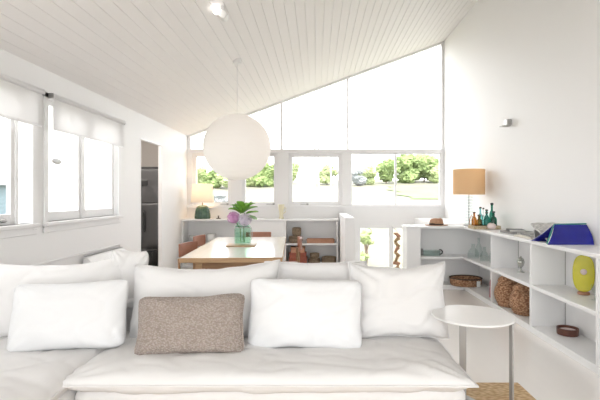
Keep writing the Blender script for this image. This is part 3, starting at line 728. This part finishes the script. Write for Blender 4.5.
pinkbottle(2.24, 5.75, .3, 'taller dark pink bottle on the low corner shelf near the divider'); pinkbottle(2.19, 5.63, .2, 'shorter dark pink bottle on the low corner shelf, nearest the divider')

# wall spot on right wall
t = thing('wall_spotlight', 'small grey spotlight fixed high on the right wall', 'light', (XR, 5.7, 2.27))
obj('housing', box(BM(), -.075, -.012, -.05, .05, -.05, .03), M['greymetal'], t, bevel=.008)
obj('mounting_plate', box(BM(), -.012, 0, -.035, .035, -.04, .04), M['frame'], t, bevel=.003)
obj('visor', box(BM(), -.13, -.03, -.05, .05, -.062, -.052), M['greymetal'], t)

# ------------------------------------------------------------------ far left sideboard
t = thing('sideboard', 'long white built-in sideboard under the far windows', 'cabinet', (XL, 8.34, 0))
SW = .395 - XL; D = .345
yy = .0
def sx(px): return (px-317)*8.36/450 - XL
xa, xb, xc = sx(246), sx(284.5), SW
obj('plinth', box(BM(), .002, SW, .02, D, 0, .05), M['shelf'], t)
obj('back_panel', box(BM(), .002, SW, D-.015, D, .05, .86), M['shelf'], t)
for x in (.002, xa-.0, xb, SW-.03): obj('side_panel', box(BM(), x, x+.03, 0, D-.015, .05, .865), M['shelf'], t, bevel=.002)
obj('shelf', box(BM(), .032, xa, .01, D-.015, .44, .465), M['shelf'], t)
obj('shelf', box(BM(), xb+.03, SW-.03, .005, D-.015, .42, .45), M['shelf'], t)
dm = (xa+.03+xb)/2
dd = obj('door', box(BM(), xa+.033, xb-.003, -.004, .016, .055, .862), M['shelf'], t, bevel=.003)
obj('top', box(BM(), .002, SW+.01, -.02, D+.01, .866, .9), M['shelf'], t, bevel=.003)
SY = 8.34+.15
# items
G = 'crockery in the left open shelf of the sideboard'
def simple(name, bm, m, loc, label, cat, group=None, smooth=True, bevel=0):
    o = obj(name, bm, M[m], smooth=smooth, bevel=bevel); o.location = loc; return tag(o, label, cat, group)
def X8(px): return (px-317)*8.45/450
simple('serving_bowl', lathe(BM(), [(.06, 0), (.1, .02), (.15, .08), (.16, .12), (.152, .12), (.09, .03), (.0, .02)], 36, cap=False), 'ceramic', (X8(197), SY, .466), 'wide white bowl in the left open shelf of the sideboard', 'bowl', G)
simple('white_pot', lathe(BM(), [(.08, 0), (.09, .01), (.09, .15), (.08, .155), (.075, .02), (0, .018)], 32, cap=False), 'ceramic', (X8(211), SY, .466), 'white cylindrical pot beside the wide white bowl', 'pot', G)
def stackbasket(label, px, z, r, h, m, lid=True, sy=.75, dy=0):
    t = thing('small_basket', label, 'basket', (X8(px), SY+dy, z), 0, 'small baskets in the right open shelf')
    obj('body', lathe(BM(), [(r*.88, 0), (r, h*.3), (r, h*.68), (r*.94, h*.7)], 32, sy=sy, ridge=.012, nr=16), M[m], t, smooth=True)
    obj('lid', lathe(BM(), [(r*.97, h*.71), (r*1.02, h*.76), (r*.98, h*.9), (r*.7, h*.98), (r*.3, h)], 32, sy=sy), M[m], t, smooth=True); return t
stackbasket('lower brown lidded basket of the upper shelf pair', 295.5, .451, .13, .13, 'wicker_grey')
stackbasket('upper smaller brown lidded basket of the upper shelf pair', 296.5, .582, .085, .16, 'wicker_grey')
stackbasket('lower pale brown basket of the stack beside the red boxes', 314, .051, .115, .12, 'wicker_grey')
stackbasket('upper pale brown basket of the stack beside the red boxes', 314.5, .172, .09, .09, 'wicker_grey')
stackbasket('single low round basket at the right end of the bottom shelf', 329, .051, .135, .15, 'wicker_grey')
t = thing('long_tray', 'long terracotta coloured tray on the upper shelf of the sideboard', 'tray', (X8(320.5), SY, .451))
bm = BM(); box(bm, -.245, .245, -.1, .1, 0, .012); box(bm, -.255, .255, -.11, -.1, .0, .075); box(bm, -.255, .255, .1, .11, .0, .075); box(bm, -.255, -.245, -.1, .1, 0, .075); box(bm, .245, .255, -.1, .1, 0, .075)
obj('tray_body', bm, M['terra'], t, bevel=.006)
bm = BM(); [tube(bm, [(s*.256, -.04, .05), (s*.275, 0, .055), (s*.256, .04, .05)], .007, 8) for s in (-1, 1)]; obj('handle', bm, M['terra'], t)
def redbox(label, z, w_, h_, m):
    t = thing('storage_box', label, 'box', (X8(298), SY-.01, z), 0, 'stack of red boxes on the bottom shelf')
    obj('box_body', box(BM(), -w_/2, w_/2, -.11, .11, 0, h_*.7), M[m], t, bevel=.006)
    obj('lid', box(BM(), -w_/2-.006, w_/2+.006, -.115, .115, h_*.7+.001, h_), M[m], t, bevel=.005)
redbox('bottom brick red box of the stack in the sideboard', .051, .33, .13, 'redbox')
redbox('middle brick red box of the stack in the sideboard', .182, .31, .09, 'redbox')
redbox('top terracotta box of the stack in the sideboard', .273, .26, .10, 'terra')
# lamp with green base
t = thing('table_lamp', 'lit table lamp with cream shade and ribbed dark green base on the sideboard', 'lamp', (X8(202), SY, .9))
obj('lamp_base', lathe(BM(), [(.135, 0), (.145, .01), (.142, .07), (.13, .15), (.11, .22), (.07, .25), (.02, .258)], 64, ridge=.03, nr=18), M['jade'], t, smooth=True, label='dark green ribbed ceramic base')
obj('stem', tube(BM(), [(0, 0, .25), (0, 0, .42)], .01, 8), M['chocolate'], t)
bm = BM(); lathe(bm, [(.215, .31), (.185, .66)], 40, cap=False); lathe(bm, [(.182, .66), (.212, .31)], 40, cap=False); obj('lamp_shade', bm, M['shade'], t, smooth=True, label='cream drum shade')
ball_ = BM(); ball(ball_, (0, 0, .46), .03); obj('bulb', ball_, emis('bulb_glow', (1, .75, .45), 2), t, smooth=True)
pl = bpy.data.lights.new('lamp_light', 'POINT'); pl.energy = 1.6; pl.color = (1, .68, .4); pl.shadow_soft_size = .05
po = bpy.data.objects.new('lamp_light', pl); C.objects.link(po); po.parent = t; po.location = (0, 0, .52)
bm = BM(); lathe(bm, [(.03, 0), (.045, .004), (.045, .012), (.012, .018), (.01, .05), (.02, .06)], 20)
o = obj('candle_holder', bm, M['strawdark'], smooth=True); o.location = (X8(218), SY, .9); tag(o, 'small dark candle holder to the right of the green lamp', 'candle holder')
t = thing('cream_vase', 'tall slim cream vase on the sideboard below the middle far windows', 'vase', (X8(281), SY+.03, .9))
obj('body', lathe(BM(), [(.045, 0), (.05, .01), (.035, .04), (.04, .12), (.055, .2), (.06, .27), (.052, .27), (.04, .2), (.03, .1), (0, .03)], 28, cap=False), M['cream'], t, smooth=True)
bm = BM(); tube(bm, [(.05, 0, .22), (.085, 0, .2), (.08, 0, .13), (.042, 0, .1)], .008, 8); obj('handle', bm, M['cream'], t)

# ------------------------------------------------------------------ dining table and chairs
TR = R(3.0); TC = Vector((-.862, 5.29))
t = thing('dining_table', 'long dining table with pale top and brown timber edge', 'table', (TC.x, TC.y, 0), TR)
hw, hl = .48, 1.07
obj('tabletop', box(BM(), -hw+.004, hw-.004, -hl+.004, hl-.004, .715, .752), M['table_top'], t, bevel=.003)
bm = BM(); box(bm, -hw, hw, -hl, -hl+.0035, .705, .75); box(bm, -hw, hw, hl-.0035, hl, .705, .75); box(bm, -hw, -hw+.0035, -hl+.004, hl-.004, .705, .75); box(bm, hw-.0035, hw, -hl+.004, hl-.004, .705, .75)
obj('edge_band', bm, M['wood_mid'], t, label='brown timber edge')
bm = BM(); box(bm, -hw+.1, hw-.1, -hl+.12, -hl+.145, .63, .714); box(bm, -hw+.1, hw-.1, hl-.145, hl-.12, .63, .714); box(bm, -hw+.1, -hw+.125, -hl+.15, hl-.15, .63, .714); box(bm, hw-.125, hw-.1, -hl+.15, hl-.15, .63, .714)
obj('apron', bm, M['wood'], t)
for sx_ in (-1, 1):
    for sy_ in (-1, 1):
        x = sx_*(hw-.16 if sy_ < 0 else hw-.1); y = -(hl-.14) if sy_ < 0 else hl-.06; bm = BM()
        lathe(bm, [(.028, 0), (.045, .70), (.047, .714)], 4, c=(0, 0, 0)); bmesh.ops.rotate(bm, verts=bm.verts, matrix=Matrix.Rotation(PI/4, 3, 'Z'))
        for v in bm.verts: v.co.x += x + sx_*.05*(1-v.co.z/.714); v.co.y += y
        obj('leg', bm, M['wood_mid'], t, bevel=.004)
def chair(label, loc, rz):
    """faces local -Y; back at +Y"""
    t = thing('dining_chair', label, 'chair', loc, rz, 'dining chairs with tan leather backs')
    bm = softbox(.44, .42, .04, .018, 2, .002, 12); place_bm(bm, (0, 0, .45)); obj('seat', bm, M['leather'], t, smooth=True)
    bm = BM(); n = 14; F = []
    pts_o = [(.23*math.sin(a), .16+.09*math.cos(a)) for a in [R(-55)+R(110)*i/n for i in range(n+1)]]
    pts_i = [(.21*math.sin(a), .155+.075*math.cos(a)) for a in [R(-55)+R(110)*i/n for i in range(n+1)]]
    prism(bm, pts_o+pts_i[::-1], .65, .80, 'z')
    obj('backrest', bm, M['leather'], t, bevel=.006, label='tan leather back band')
    for sx_ in (-1, 1):
        bm = BM(); tube(bm, [(sx_*.2, -.18, .0), (sx_*.185, -.165, .43)], .014, 10, .02); obj('leg', bm, M['wood'], t, smooth=True)
        bm = BM(); tube(bm, [(sx_*.21, .24, .0), (sx_*.195, .19, .43), (sx_*.2, .2, .64)], .014, 10, .014); obj('leg', bm, M['wood'], t, smooth=True)
    bm = BM(); box(bm, -.19, .19, -.18, -.155, .39, .43); box(bm, -.19, .19, .165, .19, .39, .43); box(bm, -.2, -.178, -.155, .165, .39, .43); box(bm, .178, .2, -.155, .165, .39, .43)
    obj('seat_frame', bm, M['wood'], t); return t
c0 = chair('tan leather chair at the left of the table, nearest the camera', (-1.27, 5.08, 0), R(72))
copy_thing(c0, (-1.37, 6.0, 0), R(80), 'tan leather chair at the left of the table, second from the camera')
copy_thing(c0, (-.85, 6.42, 0), R(3), 'tan leather chair at the far head of the dining table')
copy_thing(c0, (-.44, 5.75, 0), R(-84), 'tan leather chair on the right side of the table, in front of the open shelves')

# board, vase and flowers
VX, VY, VZ = -.875, 5.24, .752
t = thing('wooden_board', 'brown wooden board under the green glass vase', 'board', (VX, VY, VZ), TR)
obj('board', box(BM(), -.17, .16, -.12, .12, 0, .014), M['wood_mid'], t, bevel=.004)
t = thing('green_vase', 'pale green glass jar vase on the dining table', 'vase', (VX+.01, VY, VZ+.0145))
obj('jar', lathe(BM(), [(.085, 0), (.095, .008), (.097, .03), (.097, .19), (.09, .215), (.068, .232), (.066, .26), (.074, .268), (.068, .268), (.06, .24), (.084, .21), (.09, .19), (.09, .02), (.0, .014)], 40, cap=False), M['greenglass'], t, smooth=True)
obj('water', lathe(BM(), [(.08, .018), (.085, .03), (.085, .14)], 36), M['water'], t, smooth=True)
bm = BM(); tube(bm, [(.098*math.cos(a), .098*math.sin(a), .2) for a in [2*PI*i/36 for i in range(37)]], .004, 6); tube(bm, [(.1, 0, .2), (.112, 0, .12), (.1, 0, .05)], .004, 6)
obj('wire', bm, M['greymetal'], t)
t = thing('hydrangea_bunch', 'bunch of pink and lilac hydrangeas with green leaves in the green vase', 'flowers', (VX+.01, VY, VZ+.1))
def hydrangea(nm, c, r, m, seed):
    rnd = random.Random(seed); bm = BM(); ball(bm, c, r*.74, (1, 1, .9), 2)
    for k in range(120):
        z = 1-2*(k+.5)/120; a = k*2.39996; d = Vector((math.sqrt(1-z*z)*math.cos(a), math.sqrt(1-z*z)*math.sin(a), z)); p = Vector(c)+Vector((d.x, d.y, d.z*.9))*r*rnd.uniform(.82, 1.08)
        u = d.orthogonal().normalized(); v = d.cross(u)
        th = rnd.uniform(0, PI); u, v = u*math.cos(th)+v*math.sin(th), v*math.cos(th)-u*math.sin(th)
        for q in ((1, 0), (0, 1), (-1, 0), (0, -1)):
            w1 = u*q[0]+v*q[1]; w2 = v*q[0]-u*q[1]; s = .015
            vs_ = [bm.verts.new(p), bm.verts.new(p+w1*s*.6+w2*s*.5+d*.004), bm.verts.new(p+w1*s+d*.006), bm.verts.new(p+w1*s*.6-w2*s*.5+d*.004)]
            bm.faces.new(vs_)
    me = bpy.data.meshes.new(nm); bm.to_mesh(me); bm.free(); me.materials.append(M[m]); o = bpy.data.objects.new(nm, me); C.objects.link(o); o.parent = t; return o
hydrangea('flower_head', (-.10, -.03, .23), .068, 'petal', 1)['label'] = 'pink purple hydrangea head'
hydrangea('flower_head', (.035, -.06, .2), .075, 'petal2', 2)['label'] = 'pale lilac hydrangea head'
def leafb(base, d, L, W, up):
    bm = BM(); d = Vector(d).normalized(); s = d.cross(Vector((0, 0, 1))).normalized(); n = 8; rows = []
    for i in range(n+1):
        u = i/n; c = Vector(base)+d*L*u+Vector((0, 0, up*u - .6*up*u*u*1.6)); wv = W*math.sin(PI*min(1, u*.93+.05))**.8
        rows.append([bm.verts.new(c - s*wv + Vector((0, 0, wv*.35))), bm.verts.new(c), bm.verts.new(c + s*wv + Vector((0, 0, wv*.35)))])
    for a, b in zip(rows, rows[1:]):
        for k in range(2): bm.faces.new((a[k], a[k+1], b[k+1], b[k]))
    o = obj('leaf', bm, M['leaf'], t, smooth=True); so = o.modifiers.new('thickness', 'SOLIDIFY'); so.thickness = .002
for b, d, L_, W_, up in (((-.02, 0, .27), (-1, -.3, .35), .15, .045, .08), ((0, 0, .28), (-.5, .5, .6), .15, .045, .1), ((.0, -.01, .28), (.1, -.8, .5), .13, .045, .09), ((.02, 0, .29), (.8, -.2, .6), .16, .045, .1),
                        ((.04, 0, .27), (1, -.3, .15), .15, .045, .02), ((.05, -.02, .25), (1, -.5, -.35), .14, .045, -.02), ((0, .03, .28), (.4, .6, .7), .15, .04, .1), ((-.01, -.02, .28), (-.5, -.6, .4), .13, .04, .1), ((.02, -.02, .3), (.5, -.6, .3), .12, .042, .06), ((-.03, 0, .3), (-1, .2, .15), .14, .045, .04), ((0, 0, .31), (-.3, -.5, .9), .12, .045, .05), ((.03, .02, .3), (.9, .5, .3), .15, .045, .05), ((-.02, .0, .31), (-.9, -.4, .5), .13, .045, .05), ((.03, 0, .3), (.6, .1, .9), .13, .045, .05)):
    leafb(b, d, L_*1.05, W_*1.35, up)
bm = BM(); tube(bm, [(-.02, 0, -.06), (-.03, 0, .1), (-.095, -.03, .2)], .005, 8); tube(bm, [(.02, 0, -.06), (.01, 0, .1), (.035, -.05, .18)], .005, 8); tube(bm, [(.0, .02, -.06), (.01, .02, .15), (.02, 0, .28)], .005, 8)
obj('stems', bm, M['stem'], t)

# ------------------------------------------------------------------ pendant, spot, blinds, heater, fridge
t = thing('paper_lantern', 'large round white paper pendant lantern hanging over the dining table', 'pendant lamp', (-1.01, 5.7, 1.95))
RL = .425; bm = BM(); pr = []
N = 88
for i in range(N+1):
    a = -PI/2 + .13 + (PI-.26)*i/N; rr = RL*(1 - .006*(i % 4 == 0)); pr.append((rr*math.cos(a), rr*.985*math.sin(a)))
lathe(bm, pr, 64, cap=False); obj('paper_shade', bm, M['paper'], t, smooth=True)
czt = ceil_z(-1.01)-1.95
obj('cord', tube(BM(), [(0, 0, .0), (0, 0, czt-.03)], .004, 8), M['frame'], t)
obj('ceiling_rose', lathe(BM(), [(.05, czt-.045), (.055, czt-.02), (.055, czt+.012)], 28), M['frame'], t)
bm = BM(); ball(bm, (0, 0, -.03), .045); obj('bulb', bm, emis('lantern_glow', (1, .86, .7), 1), t, smooth=True)
pl = bpy.data.lights.new('lantern_light', 'POINT'); pl.energy = .8; pl.color = (1, .87, .74); pl.shadow_soft_size = .08
po = bpy.data.objects.new('lantern_light', pl); C.objects.link(po); po.parent = t; po.location = (.12, 0, .05)
cz = ceil_z(-.9)
t = thing('ceiling_spotlight', 'white adjustable spotlight on the boarded ceiling', 'light', (-.9, 4.2, cz))
obj('mount', lathe(BM(), [(.03, -.03), (.03, .012)], 24), M['frame'], t)
rot = Matrix.Translation((.0, 0, -.06)) @ Matrix.Rotation(R(-18), 4, 'Y') @ Matrix.Rotation(R(-80), 4, 'X')
bm = BM(); lathe(bm, [(.03, -.07), (.038, -.065), (.04, .06), (.036, .062)], 28); bmesh.ops.transform(bm, matrix=Matrix.Translation((.02, .05, 0)) @ rot, verts=bm.verts); obj('lamp_head', bm, M['tablewhite'], t, smooth=False)
bm = BM(); ball(bm, (-.03, -.04, -.05), .034, sub=3); obj('lamp_lens', bm, M['lampface'], t, smooth=True)

def blind(label, y0, y1):
    t = thing('roller_blind', label, 'blind', (XL+.02, y0, 0), 0, 'white roller blinds over the left windows'); Wd = y1-y0
    obj('fabric', box(BM(), .03, .034, .02, Wd-.02, 1.965, 2.25), M['blind'], t)
    obj('bottom_bar', box(BM(), .024, .04, .02, Wd-.02, 1.945, 1.965), M['frame'], t, bevel=.004)
    obj('roller', tube(BM(), [(.04, .012, 2.26), (.04, Wd-.012, 2.26)], .022, 16), M['blind'], t)
    for y in (0, Wd-.01): obj('bracket', box(BM(), -.018, .045, y, y+.008, 2.235, 2.285), M['greymetal'], t, label='grey bracket')
blind('white roller blind over the left window nearest the camera', 2.4, 4.04)
blind('white roller blind over the left window beside the doorway', 4.17, 5.74)
bm = BM(); ball(bm, (0, 0, 0), .03, (.12, 2.8, 1.0), 3); o = obj('window_ornament', bm, M['greymetal'], smooth=True); o.location = (XL-.05+.004, 4.42, 1.67); tag(o, 'small oval grey sticker on the pane of the second left window', 'sticker')

t = thing('heater', 'low white wall heater with sloping top below the second left window', 'heater', (XL+.022, 4.78, .05))
obj('body', prism(BM(), [(0, 0), (.2, 0), (.2, .46), (.05, .62), (0, .62)], 0, .92), M['tablewhite'], t) if False else None
bm = BM(); A_ = [(0, 0), (.22, 0), (.22, .44), (.035, .63), (0, .63)]
prism(bm, A_, 0, .93); obj('body', bm, M['tablewhite'], t, bevel=.012)
bm = BM(); box(bm, 0.002, .03, .02, .91, .631, .637); obj('vent', bm, M['greymetal'], t, label='dark vent slot')
bm = BM()
for k in range(12): box(bm, .221, .224, .06+.07*k, .11+.07*k, .05, .1)
obj('grille', bm, M['greymetal'], t)

t = thing('fridge', 'stainless steel fridge with top freezer seen through the doorway', 'fridge', (-3.33, 7.72, 0))
obj('body', box(BM(), 0, .7, .05, .7, .03, 1.79), M['dark'], t, bevel=.006)
obj('top_panel', box(BM(), 0, .7, -.01, .7, 1.79, 1.83), M['dark'], t, label='black top panel')
d1 = obj('door', box(BM(), .004, .696, -.012, .045, .06, 1.20), M['steel'], t, bevel=.012)
d2 = obj('door', box(BM(), .004, .696, -.012, .045, 1.215, 1.785), M['steel'], t, bevel=.012)
hnd = M['steel']
obj('handle', tube(BM(), [(.37, -.014, .72), (.37, -.05, .75), (.37, -.05, 1.05), (.37, -.014, 1.08)], .011, 8), M['dark'], d1)
obj('handle', box(BM(), .3, .43, -.03, -.013, 1.5, 1.6), M['dark'], d2, bevel=.006, label='black badge plate')
obj('foot', box(BM(), .03, .67, .06, .65, 0, .03), M['dark'], t)
t = thing('waste_bin', 'black bin standing in front of the stainless fridge', 'bin', (-2.83, 7.35, 0))
obj('body', prism(BM(), [(-.16, 0), (.16, 0), (.18, .42), (-.18, .42)], -.14, .14), M['dark'], t, bevel=.015)
obj('lid', box(BM(), -.19, .19, -.15, .15, .421, .45), M['dark'], t, bevel=.01)
kl = bpy.data.lights.new('kitchen_fill_light', 'POINT'); kl.energy = 9; kl.shadow_soft_size = .1; kl.color = (1, .93, .85)  # added fill lamp with a glowing disc, out of view, brightens the kitchen
t = thing('kitchen_fill_disc', 'added round fill light on the kitchen ceiling, out of view beyond the doorway', 'light', (-3.3, 6.9, 2.378))
obj('lens', lathe(BM(), [(.09, -.03), (.1, -.02), (.1, 0)], 32), M['lampface'], t)
ko = bpy.data.objects.new('kitchen_fill_light', kl); C.objects.link(ko); ko.parent = t; ko.location = (0, 0, -.12)

# driftwood garland hanging by the lower door
t = thing('driftwood_garland', 'hanging string of tan driftwood pieces beside the lower glass door', 'ornament', (1.44, 8.1, 0))
bm = BM(); tube(bm, [(0, .56, .74), (0, 0, .70), (.0, 0, -.2)], .004, 6); obj('cord', bm, M['strawdark'], t)
rnd = random.Random(5)
for k in range(9):
    z = .62 - k*.085; bm = BM(); a = rnd.uniform(.3, 1.2)*(1 if k % 2 else -1)
    tube(bm, [(-.07*math.cos(a), 0, z-.05*math.sin(a)), (0, .015, z+.012), (.07*math.cos(a)-.02*(k > 4), 0, z+.05*math.sin(a))], .026, 8, .036)
    for v in bm.verts: v.co += Vector((1, 1, 1))*.012*noise.noise(v.co*20)
    obj('wood_piece', bm, M['terra' if k % 3 == 0 else 'wood_mid'], t, smooth=True)
